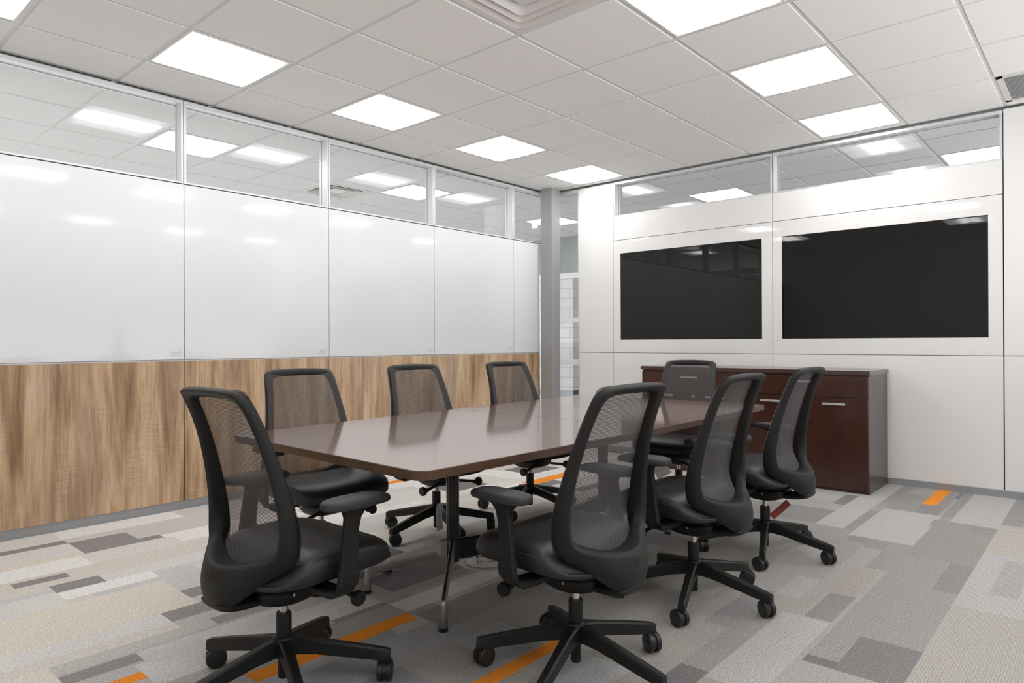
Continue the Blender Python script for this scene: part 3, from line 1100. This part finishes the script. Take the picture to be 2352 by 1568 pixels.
def pedestal(px, py, angles):
    x, y = px - 2.66, py - 2.17
    m = MB()
    m.lathe_axis((x, y, 0.145), (x, y, ZT - 0.030), [(0, 0.0265), (0.004, 0.0285), (0.996, 0.0285), (1, 0.0285)], 28)
    # shallow flutes suggested by three slim ribs
    c = m.build('column', 'gloss_black', tb, smooth=True)
    m = MB()
    for a in (0, 90):
        ca, sa = math.cos(math.radians(a)), math.sin(math.radians(a))
        d, wd = 0.28, 0.03
        V = []
        m.add([(x - ca * d - sa * wd, y - sa * d + ca * wd, ZT - 0.036), (x - ca * d + sa * wd, y - sa * d - ca * wd, ZT - 0.036),
               (x + ca * d + sa * wd, y + sa * d - ca * wd, ZT - 0.036), (x + ca * d - sa * wd, y + sa * d + ca * wd, ZT - 0.036),
               (x - ca * d - sa * wd, y - sa * d + ca * wd, ZT - 0.0296), (x - ca * d + sa * wd, y - sa * d - ca * wd, ZT - 0.0296),
               (x + ca * d + sa * wd, y + sa * d - ca * wd, ZT - 0.0296), (x + ca * d - sa * wd, y + sa * d + ca * wd, ZT - 0.0296)],
              [(0, 3, 2, 1), (4, 5, 6, 7), (0, 1, 5, 4), (1, 2, 6, 5), (2, 3, 7, 6), (3, 0, 4, 7)])
    m.build('mounting_spider', 'gloss_black', tb)
    for a in angles:
        ca, sa = math.cos(math.radians(a)), math.sin(math.radians(a))
        rings = []
        prof = [(0.024, 0.150, 0.245, 0.013), (0.045, 0.150, 0.243, 0.012), (0.075, 0.143, 0.222, 0.010), (0.16, 0.128, 0.196, 0.0085),
                (0.26, 0.108, 0.166, 0.008), (0.33, 0.090, 0.142, 0.009), (0.365, 0.070, 0.125, 0.011), (0.385, 0.055, 0.105, 0.012)]
        for (r_, z0, z1, hw) in prof:
            ring = []
            for (s, z) in ((-1, z0 + .006), (-.6, z0), (.6, z0), (1, z0 + .006), (1, z1 - .006), (.6, z1), (-.6, z1), (-1, z1 - .006)):
                ring.append((x + ca * r_ - sa * hw * s, y + sa * r_ + ca * hw * s, z))
            rings.append(ring)
        m = MB()
        m.loft(rings)
        lg = m.build('leg', 'polished', tb, smooth=True)
        lg['label'] = 'polished aluminium leg'
        fx, fy = x + ca * 0.382, y + sa * 0.382
        m = MB()
        m.lathe_axis((fx, fy, 0.012), (fx, fy, 0.118), [(0, 0.016), (0.1, 0.0185), (0.45, 0.0165), (0.8, 0.0125), (0.95, 0.010), (1, 0.006)], 20)
        m.build('foot', 'polished', lg, smooth=True)
        m = MB()
        m.lathe_axis((fx, fy, 0.0), (fx, fy, 0.012), [(0, 0.019), (0.6, 0.019), (1, 0.009)], 20)
        m.build('glide', 'rubber', lg, smooth=True)


pedestal(2.06, 2.18, (221, 129))
pedestal(3.235, 2.18, (-41, 49))
m = MB()
rings = []
for xx, z0, z1, hw in ((-.585, .150, .242, .014), (-.50, .138, .232, .012), (-.30, .128, .215, .011), (0, .126, .210, .011), (.28, .128, .215, .011), (.48, .138, .232, .012), (.56, .150, .242, .014)):
    rings.append([(xx, .01 + hw * a_, z0 + (z1 - z0) * b_) for a_, b_ in ((-1, .06), (-.6, 0), (.6, 0), (1, .06), (1, .94), (.6, 1), (-.6, 1), (-1, .94))])
m.loft(rings)
m.build('stretcher_beam', 'gloss_black', tb, smooth=True)
tag(tb, 'long walnut brown conference table with rounded corners on polished splayed legs', 'table')


# ---- office chair (faces +X, origin on the floor under its column)
def make_chair():
    root = empty('office_chair')
    # back frame: closed loft, seven points per section
    S = [
        [(-.165, 0, .444), (-.228, 0, .452), (-.240, 0, .440), (-.257, 0, .375), (-.236, 0, .316), (-.192, 0, .360), (-.160, 0, .425)],
        [(-.150, .080, .457), (-.207, .080, .457), (-.222, .084, .446), (-.245, .087, .377), (-.228, .080, .324), (-.190, .078, .368), (-.146, .078, .430)],
        [(-.126, .145, .482), (-.168, .148, .473), (-.179, .156, .460), (-.175, .156, .432), (-.152, .160, .412), (-.126, .152, .418), (-.122, .142, .455)],
        [(-.115, .175, .503), (-.142, .182, .489), (-.151, .197, .478), (-.131, .204, .450), (-.116, .199, .432), (-.090, .193, .435), (-.092, .178, .460)],
        [(-.110, .188, .518), (-.136, .194, .510), (-.146, .215, .502), (-.120, .229, .480), (-.092, .227, .466), (-.070, .217, .470), (-.076, .194, .486)],
        [(-.108, .196, .555), (-.133, .200, .556), (-.141, .221, .556), (-.122, .231, .552), (-.090, .231, .547), (-.071, .222, .547), (-.077, .195, .550)],
        [(-.112, .192, .62), (-.138, .196, .621), (-.146, .214, .621), (-.128, .225, .62), (-.100, .226, .618), (-.085, .217, .618), (-.090, .189, .619)],
        [(-.146, .177, .75), (-.161, .181, .751), (-.169, .197, .751), (-.156, .208, .75), (-.134, .209, .748), (-.122, .200, .748), (-.127, .173, .749)],
        [(-.187, .160, .87), (-.200, .164, .872), (-.208, .181, .872), (-.197, .192, .87), (-.176, .193, .867), (-.165, .184, .866), (-.170, .157, .868)],
        [(-.212, .149, .925), (-.227, .152, .928), (-.244, .179, .942), (-.228, .187, .946), (-.204, .186, .940), (-.194, .175, .932), (-.198, .148, .922)],
        [(-.224, .135, .945), (-.245, .137, .947), (-.266, .160, .966), (-.252, .165, .977), (-.221, .164, .972), (-.208, .154, .961), (-.211, .136, .941)],
        [(-.226, .06, .948), (-.248, .06, .950), (-.269, .06, .967), (-.254, .06, .980), (-.222, .06, .975), (-.210, .06, .964), (-.213, .06, .942)],
        [(-.226, 0, .949), (-.248, 0, .951), (-.269, 0, .968), (-.254, 0, .981), (-.222, 0, .976), (-.210, 0, .965), (-.213, 0, .943)],
    ]
    def crisp(ring):            # two close points at a corner keep it crisp under subdivision
        out = []
        n7 = len(ring)
        for q, p in enumerate(ring):
            if q in (0, 1, 2, 4, 6):
                pv, nx = Vector(ring[q - 1]), Vector(ring[(q + 1) % n7])
                p = Vector(p)
                out.append(tuple(p.lerp(pv, min(.16, .0055 / max(1e-6, (pv - p).length)))))
                out.append(tuple(p.lerp(nx, min(.16, .0055 / max(1e-6, (nx - p).length)))))
            else:
                out.append(p)
        return out
    loop = S + [[(x, -y, z) for x, y, z in s] for s in reversed(S[1:-1])]
    m = MB()
    m.loft([crisp(q_) for q_ in loop], closed=True)
    fo = m.build('back_frame', 'plastic', root, sub=2)
    # knit sheet stretched over the front of the frame
    low = [(0, .436), (.080, .450), (.148, .460), (.192, .452), (.219, .474)]
    half = low + [(s[4][1] * .985, s[4][2]) for s in S[5:]]
    bnd = half + [(-y_, z_) for y_, z_ in reversed(half[1:-1])]
    bnd = catmull(bnd, 4, True)
    xf = [(.41, -.083), (.45, -.072), (.53, -.0645), (.62, -.081), (.75, -.118), (.87, -.161), (.93, -.190), (.965, -.207), (.985, -.216)]
    cy, cz = 0, .69
    rings = []
    nr = 14
    for k in range(1, nr + 1):
        r_ = k / nr
        ring = []
        for (y, z) in bnd:
            yy, zz = cy + (y - cy) * r_, cz + (z - cz) * r_
            hw = interp([(.42, .20), (.5, .225), (.62, .22), (.75, .205), (.98, .17)], zz)
            x = interp(xf, zz) - 0.020 * max(0, 1 - (yy / hw) ** 2)
            x -= 0.065 * max(0, min(1, (.60 - zz) / .15)) ** 1.5 * max(0, 1 - (abs(yy) / .205) ** 4)
            if r_ > .97 and zz > .47:
                x -= 0.010
            ring.append((x, yy, zz))
        rings.append(ring)
    m = MB()
    n_ = len(bnd)
    V = [(interp(xf, cz) - 0.02, 0, cz)] + [p for r_ in rings for p in r_]
    Fa = [(0, 1 + j, 1 + (j + 1) % n_) for j in range(n_)]
    for k in range(nr - 1):
        for j in range(n_):
            a, b_ = 1 + k * n_, 1 + (k + 1) * n_
            Fa.append((a + j, b_ + j, b_ + (j + 1) % n_, a + (j + 1) % n_))
    m.add(V, Fa)
    m.build('mesh_back', 'mesh', root, smooth=True)
    # tongue running forward from the foot of the frame
    prof = [(-.240, .350, .328, .070), (-.230, .350, .320, .072), (-.19, .346, .308, .068), (-.15, .337, .303, .063), (-.10, .331, .302, .058), (-.045, .330, .302, .054), (-.02, .330, .303, .052)]
    rings = []
    for x, zt, zb, hw in prof:
        rings.append([(x, -hw, zb + .010), (x, -hw * .7, zb), (x, hw * .7, zb), (x, hw, zb + .010), (x, hw, zt - .008), (x, hw * .8, zt), (x, -hw * .8, zt), (x, -hw, zt - .008)])
    m = MB()
    m.loft(rings)
    m.build('back_bracket', 'plastic', root, sub=1)
    # small oval emblem on the frame foot
    m = MB()
    n_ = 28
    rg = []
    for k in range(n_):
        a = 2 * PI * k / n_
        cyy, czz = .0085 * math.cos(a), .420 + .0135 * math.sin(a)
        c = Vector((-.2475 + (czz - .420) * .26, cyy, czz))
        ring = []
        for j in range(6):
            b_ = 2 * PI * j / 6
            ring.append((c.x - .0010 * math.sin(b_), c.y + .0008 * math.cos(b_) * math.cos(a), c.z + .0008 * math.cos(b_) * math.sin(a)))
        rg.append(ring)
    m.loft(rg, closed=True)
    m.build('emblem', 'gloss_black', fo, smooth=True)

    # seat
    def outline(k_, n_=48):
        pts = []
        for j in range(n_):
            a = 2 * PI * j / n_
            c, s_ = math.cos(a), math.sin(a)
            e = 2 / 4.6 if c > 0 else 2 / 3.6
            x = .022 + (.272 if c > 0 else .205) * abs(c) ** e * (1 if c > 0 else -1)
            hw = .252 if x > -.05 else .252 - .055 * ((-.05 - x) / .16) ** 1.4
            y = hw * abs(s_) ** e * (1 if s_ > 0 else -1)
            pts.append((.022 + (x - .022) * k_, y * k_))
        return pts
    lev = [(.80, .384), (.94, .386), (.985, .395), (1.0, .412), (1.005, .428), (.998, .440), (.985, .449), (.95, .460), (.88, .469), (.75, .475), (.55, .477), (.3, .476), (.1, .475)]
    rings = []
    for k_, z in lev:
        ring = []
        for (x, y) in outline(k_):
            zz = z + (0.0 if z < .40 else 1.0) * (.006 * (abs(y) / .25) ** 2 * (1 if z > .44 else 0)) - (.030 if z > .40 else .006) * max(0, (x - .13) / .165) ** 2 * (1 if z > .40 else 1)
            q = max(0, min(1, (-.02 - x) / .13))
            q = q * q * (3 - 2 * q)
            ring.append((x, y, zz + .006 - q * (.058 if z > .44 else .040 if z > .42 else .030 if z > .40 else .012)))
        rings.append(ring)
    m = MB()
    m.loft(rings)
    st = m.build('seat', 'leather', root, smooth=True, sub=1)
    m = MB()
    rg = []
    pts = outline(1.006, 120)
    for (x0, y0) in pts:
        q = max(0, min(1, (-.02 - x0) / .13))
        zz = .4455 + .006 - .030 * max(0, (x0 - .13) / .165) ** 2 - q * q * (3 - 2 * q) * .052
        dv = Vector((x0 - .022, y0, 0)).normalized()
        rg.append([(x0 + dv.x * .0012 * math.cos(b_), y0 + dv.y * .0012 * math.cos(b_), zz + .0012 * math.sin(b_)) for b_ in (0, PI / 3, 2 * PI / 3, PI, 4 * PI / 3, 5 * PI / 3)])
    m.loft(rg, closed=True)
    m.build('stitching', 'stitch', st)
    m = MB()
    rings = []
    for x, hw, z0, z1 in ((-.150, .12, .356, .374), (-.09, .18, .354, .384), (.08, .21, .358, .395), (.22, .20, .362, .388), (.262, .17, .368, .380)):
        rings.append([(x, -hw, z1), (x, -hw * .9, z0 + .006), (x, -hw * .5, z0), (x, hw * .5, z0), (x, hw * .9, z0 + .006), (x, hw, z1)])
    m.loft(rings)
    m.build('seat_pan', 'plastic', root, sub=1)
    m = MB()
    rings = []
    for x, hw, z0, z1 in ((-.125, .060, .318, .362), (-.105, .085, .296, .366), (-.04, .092, .276, .368), (.04, .088, .276, .368), (.11, .078, .292, .368), (.16, .06, .318, .366)):
        rings.append([(x, -hw, z1), (x, -hw, z0 + .02), (x, -hw * .7, z0), (x, hw * .7, z0), (x, hw, z0 + .02), (x, hw, z1)])
    m.loft(rings)
    me_ = m.build('tilt_mechanism', 'plastic2', root, sub=1)
    for sy in (-1, 1):
        m = MB()
        m.cyl((-.02, sy * .0905, .325), (-.02, sy * .094, .325), .005, n=10)
        m.build('bolt', 'chrome', me_)
    for sy in (1, -1):
        m = MB()
        m.tube([(.12, sy * .07, .315), (.138, sy * .14, .303), (.143, sy * .175, .297)], [.008, .008, .010], 12)
        m.lathe_axis((.143, sy * .165, .296), (.143, sy * .210, .294), [(0, .010), (.35, .013), (.5, .021), (.62, .0245), (.9, .0245), (1, .0225)], 24)
        m.build('control_knob', 'plastic2', root, smooth=True)
    # arms
    for sy in (1, -1):
        ar = MB()

        def sect(c, hx, hn, nrm, dirx=(1, 0, 0)):
            # rounded rectangle, hx half-width along x, hn half thickness along nrm
            c = Vector(c)
            nx, nn = Vector(dirx), Vector(nrm).normalized()
            return [c + nx * hx * a + nn * hn * b_ for a, b_ in ((-1, -.55), (-.85, -1), (.85, -1), (1, -.55), (1, .55), (.85, 1), (-.85, 1), (-1, .55))]
        path = [((.02, .10, .358), (0, 0, 1), .030), ((.022, .20, .356), (0, 0, 1), .032), ((.028, .262, .357), (0, .15, 1), .033), ((.030, .287, .366), (0, .7, 1), .034),
                ((.032, .297, .385), (0, 1, .35), .0345), ((.034, .300, .41), (0, 1, 0), .0345), ((.035, .299, .434), (0, 1, -.04), .0345)]
        ar.loft([sect((c[0], sy * c[1], c[2]), h, .0125, (0, sy * nn[1], nn[2])) for c, nn, h in path])
        a_o = ar.build('arm', 'plastic', root, smooth=True, bevel=0)
        up = MB()
        path = [((.035, .2985, .425), .0315, .0105), ((.040, .2965, .50), .0285, .0105), ((.047, .2945, .555), .0265, .011), ((.054, .293, .585), .0285, .012),
                ((.060, .292, .602), .038, .014), ((.066, .292, .614), .055, .018)]
        up.loft([sect((c[0], sy * c[1], c[2]), hx, hn, (0, 1, 0)) for c, hx, hn in path])
        up.build('arm_upright', 'plastic', a_o, smooth=True, bevel=0)
        pad = MB()
        rings = []
        for k_, z in ((.80, .616), (.95, .617), (.995, .622), (1.0, .631), (.98, .638), (.93, .6425), (.80, .6455), (.5, .647), (.15, .6475)):
            ring = []
            for j in range(32):
                a = 2 * PI * j / 32
                c, s_ = math.cos(a), math.sin(a)
                e = 2 / 2.9
                x = .072 + .120 * k_ * abs(c) ** e * (1 if c > 0 else -1)
                hw = .047 - .008 * max(0, (x - .072) / .120) ** 1
                y = hw * k_ * abs(s_) ** e * (1 if s_ > 0 else -1)
                ring.append((x, sy * .290 + y, z - .010 * max(0, (x - .12) / .08) ** 2 * (1 if z > .63 else .4)))
            rings.append(ring)
        pad.loft(rings)
        pad.build('armrest_pad', 'armpad', a_o, smooth=True)
    # column
    m = MB()
    m.cyl((0, 0, .235), (0, 0, .285), .0135, n=20)
    m.build('gas_lift', 'chrome', root, smooth=True)
    # star base with casters
    m = MB()
    m.lathe_axis((0, 0, .035), (0, 0, .244), [(0, .0155), (.02, .018), (.35, .018), (.38, .024), (.42, .030), (.52, .036), (.60, .036), (.645, .030), (.66, .0245), (.97, .0245), (1, .0225)], 28)
    for k in range(5):
        a = 2 * PI * k / 5
        ca, sa = math.cos(a), math.sin(a)
        rings = []
        for (r_, z0, z1, hw) in ((.012, .112, .163, .026), (.05, .112, .161, .0225), (.10, .106, .150, .0185), (.18, .090, .133, .0165), (.26, .074, .115, .0155), (.318, .064, .101, .0150), (.338, .062, .095, .0140)):
            ring = []
            for (s_, z) in ((-1, z0), (-.45, z0 + .002), (.45, z0 + .002), (1, z0), (.92, z1 - .006), (.62, z1), (-.62, z1), (-.92, z1 - .006)):
                ring.append((ca * r_ - sa * hw * s_, sa * r_ + ca * hw * s_, z))
            rings.append(ring)
        m.loft(rings)
    base = m.build('star_base', 'plastic2', root, smooth=True)
    for k in range(5):
        a = 2 * PI * k / 5
        ce = empty('tmp') if False else None
        m = MB()
        R0 = .034
        # local caster: axis along +y, stem at origin
        off = -.012
        for s_ in (-1, 1):
            y0, y1 = s_ * .005, s_ * .0245
            m.lathe_axis((off, y0, R0), (off, y1, R0), [(0, .028), (.05, R0 - .001), (.3, R0), (.75, R0), (.93, R0 - .003), (.96, R0 - .008), (1, R0 - .010)], 28)
        m.lathe_axis((off, -.006, R0), (off, .006, R0), [(0, R0 - .006), (1, R0 - .006)], 20)
        m.box(off - .004, -.006, R0 + .012, off + .022, .006, R0 + .034)
        m.cyl((0, 0, R0 + .018), (0, 0, .068), .0075, n=12)
        c = m.build('caster', 'rubber' if False else 'gloss_caster', base, smooth=True)
        c.location = (.322 * math.cos(a), .322 * math.sin(a), 0)
        c.rotation_euler = (0, 0, a + (0.9, -0.6, 2.2, 1.4, -1.5)[k])
    return root


MAT['gloss_caster'] = simple('caster_black', (0.015, 0.015, 0.015), 0.35)

CHAIRS = [  # x, y, facing, star angle, label
    (1.143, 2.000, 1, 106.1, 'black mesh-back office chair at the near short end of the table, leftmost in front'),
    (1.848, 1.357, 89, 124.5, 'black mesh-back office chair nearest the camera on the right long side of the table'),
    (2.708, 1.359, 90, -161.4, 'black mesh-back office chair in the middle of the right long side, between its two neighbours'),
    (3.550, 1.374, 90, -161.4, 'black mesh-back office chair farthest along the right long side, in front of the credenza doors'),
    (1.845, 2.880, -95, 20, 'black mesh-back office chair nearest the camera on the whiteboard side of the table'),
    (2.658, 2.950, -95, 109, 'black mesh-back office chair in the middle of the whiteboard side of the table'),
    (3.435, 2.892, -95, 125, 'black mesh-back office chair on the whiteboard side closest to the grey column'),
    (4.190, 2.208, 186, 10, 'black mesh-back office chair at the far short end of the table, facing the camera'),
]
proto = make_chair()
for k, (x, y, f, st, lb) in enumerate(CHAIRS):
    o = proto if k == 0 else copy_tree(proto)
    o.location = (x, y, 0)
    o.rotation_euler = (0, 0, math.radians(f))
    for c in kids(o):
        if c.name.startswith('star_base'):
            c.rotation_euler = (0, 0, math.radians(st - f))
    tag(o, lb, 'chair', 'office chairs around the conference table')

# ---- credenza
cz_ = empty('credenza', (5.60, 2.245, 0))
CX0, CX1, CY0, CY1, CZ = 5.352, 5.868, 1.316, 3.172, 0.860


def cb(m, x0, y0, z0, x1, y1, z1):
    m.box(x0 - 5.60, y0 - 2.245, z0, x1 - 5.60, y1 - 2.245, z1)


m = MB()
cb(m, CX0, CY0, 0.0, CX1, CY0 + 0.02, CZ)
cb(m, CX0, CY1 - 0.02, 0.0, CX1, CY1, CZ)
cb(m, CX0 + 0.004, CY0 + 0.02, 0.0, CX1 - 0.01, CY1 - 0.02, CZ - 0.001)
m.build('body', 'mahogany', cz_, bevel=0.001, seg=1)
m = MB()
cb(m, CX0 - 0.022, CY0 - 0.010, CZ, CX1 + 0.006, CY1 + 0.012, 0.892)
m.build('top', 'mahogany_top', cz_, bevel=0.0015, seg=1)
FX = CX0 - 0.018
W4 = (CY1 - CY0) / 4
for k in range(2):
    a = CY0 + 2 * W4 * k
    m = MB()
    cb(m, FX, a + 0.002, 0.692, CX0 + 0.002, a + 2 * W4 - 0.002, 0.848)
    d = m.build('drawer', 'mahogany', cz_, bevel=0.0015, seg=1)
    m = MB()
    cb(m, FX - 0.022, a + W4 - 0.078, 0.796, FX - 0.012, a + W4 + 0.078, 0.810)
    cb(m, FX - 0.013, a + W4 - 0.070, 0.799, FX, a + W4 - 0.058, 0.807)
    cb(m, FX - 0.013, a + W4 + 0.058, 0.799, FX, a + W4 + 0.070, 0.807)
    m.build('handle', 'silver', d, bevel=0.001, seg=1)
for k in range(4):
    a = CY0 + W4 * k
    m = MB()
    cb(m, FX, a + 0.002, 0.024, CX0 + 0.002, a + W4 - 0.002, 0.687)
    d = m.build('door', 'mahogany', cz_, bevel=0.0015, seg=1)
    m = MB()
    c = a + W4 / 2
    cb(m, FX - 0.022, c - 0.080, 0.637, FX - 0.012, c + 0.080, 0.652)
    cb(m, FX - 0.013, c - 0.072, 0.640, FX, c - 0.060, 0.649)
    cb(m, FX - 0.013, c + 0.060, 0.640, FX, c + 0.072, 0.649)
    m.build('handle', 'silver', d, bevel=0.001, seg=1)
    if k in (0, 2):
        m = MB()
        yy = a + W4 - 0.035 - 2.245 if k == 2 else a + W4 - 0.03 - 2.245
        m.cyl((FX - 5.60, yy, 0.640), (FX - 5.60 - 0.004, yy, 0.640), 0.010, n=20)
        m.build('lock', 'silver', d, smooth=True)
m = MB()
cb(m, CX1 - 0.02, CY0 - 0.0006, 0.07, CX1 - 0.01, CY0, 0.085)
m.cyl((CX1 - 0.055 - 5.60, CY0 - 2.245 + 0.0005, 0.13), (CX1 - 0.055 - 5.60, CY0 - 2.245 - 0.0008, 0.13), 0.008, n=16)
m.build('cable_hole', 'rubber', cz_)
tag(cz_, 'dark mahogany credenza with silver bar handles standing under the screens', 'cabinet')


# ---- floor boxes with cables
def floor_box(x, y, rot, label):
    r = empty('floor_box', (x, y, 0), rot)
    m = MB()
    m.lathe_axis((0, 0, 0), (0, 0, 0.007), [(0, .128), (.4, .128), (1, .120)], 48)
    m.build('trim_ring', 'cover', r, smooth=True)
    m = MB()
    n_ = 40
    pts = [(.098 * math.cos(2 * PI * k / n_), .098 * math.sin(2 * PI * k / n_)) for k in range(n_)]
    pts = [(px, min(py, .060)) for px, py in pts]
    m.loft([[(px, py, .0071) for px, py in pts], [(px, py, .0105) for px, py in pts]])
    lid = m.build('lid', 'cover', r, bevel=0.001, seg=1)
    m = MB()
    for (cx, cy) in ((-.02, -.02), (.035, .0)):
        m.box(cx - .014, cy - .008, .0106, cx - .008, cy + .006, .0112)
        m.box(cx + .004, cy - .008, .0106, cx + .010, cy + .006, .0112)
        m.box(cx - .006, cy + .010, .0106, cx + .002, cy + .016, .0112)
    m.build('socket_mark', 'dark_ink', lid)
    m = MB()
    m.lathe_axis((0, 0, .0070), (0, 0, .0074), [(0, .101), (1, .101)], 40)
    m.build('well', 'rubber', r)
    tag(r, label, 'floor box')
    return r


floor_box(2.455, 2.365, math.radians(-60), 'round grey floor power box on the carpet beside the nearer table pedestal')
floor_box(3.655, 2.35, math.radians(-80), 'round grey floor power box glimpsed through the mesh of the nearest right side chair')
m = MB()
pts = catmull([(2.46, 2.425, .014), (2.50, 2.45, .045), (2.58, 2.46, .06), (2.70, 2.42, .02), (2.95, 2.38, .008), (3.3, 2.36, .008), (3.52, 2.38, .03), (3.60, 2.37, .04), (3.64, 2.36, .014)], 8)
m.tube(pts, .004, 8)
tag(m.build('power_cable', 'rubber', None, smooth=True), 'black cable curling out of the round floor box under the table', 'cable')


# ---- hang tags
def hang_tag(loc, rot, w, h, label, top, mat='paper', back=None):
    r = empty('hang_tag', loc)
    r.rotation_euler = rot
    m = MB()
    V0, V1 = [], []
    for k in range(7):
        z = -h * k / 6
        dx = .006 * math.sin(PI * k / 6)
        V0.append((dx, -w / 2, z))
        V1.append((dx, w / 2, z))
    V = []
    for a, b_ in zip(V0, V1):
        V += [a, b_, (b_[0] + .0008, b_[1], b_[2]), (a[0] + .0008, a[1], a[2])]
    Fa = []
    for k in range(6):
        for j in range(4):
            Fa.append((4 * k + j, 4 * k + (j + 1) % 4, 4 * k + 4 + (j + 1) % 4, 4 * k + 4 + j))
    Fa += [(3, 2, 1, 0), (24, 25, 26, 27)]
    m.add(V, Fa)
    card = m.build('card', mat, r, smooth=True)
    m = MB()
    for s_ in (-1,):
        for q_, zz in enumerate((.30, .42, .50)):
            x = .006 * math.sin(PI * zz) - .0007
            m.box(x, -w * .32, -h * zz - .002, x + .0004, w * (.25 if q_ != 1 else .05), -h * zz)
    m.build('print', 'dark_ink', card)
    m = MB()
    x = .006 * math.sin(PI * .16) - .0009
    m.cyl((x, -w * .28, -h * .16), (x + .0004, -w * .28, -h * .16), .006, n=14)
    m.build('red_mark', 'redcard', card)
    m = MB()
    m.tube([(0, 0, -.004), (0.002, 0.003, top * .5), (0, 0, top)], .0006, 6)
    m.build('string', 'rubber', r)
    tag(r, label, 'tag', 'maker tags hanging from chairs')


hang_tag((2.54, 2.79, .22), (0, .0, math.radians(100)), .055, .15, 'white paper tag hanging edge-on beside the chair column behind the table pedestal', .06)
hang_tag((4.00, 2.25, .285), (.5, 0, math.radians(222)), .10, .075, 'white paper tag with red mark hanging under the far end chair seat', .08)
hang_tag((3.60, 1.27, .27), (.75, .2, math.radians(5)), .034, .12, 'red backed card tag hanging under the farthest right side chair', .04, 'redcard')
hang_tag((1.42, 2.20, .30), (.2, .1, math.radians(25)), .055, .13, 'white paper tag hanging under the front left chair behind its armrest', .07)
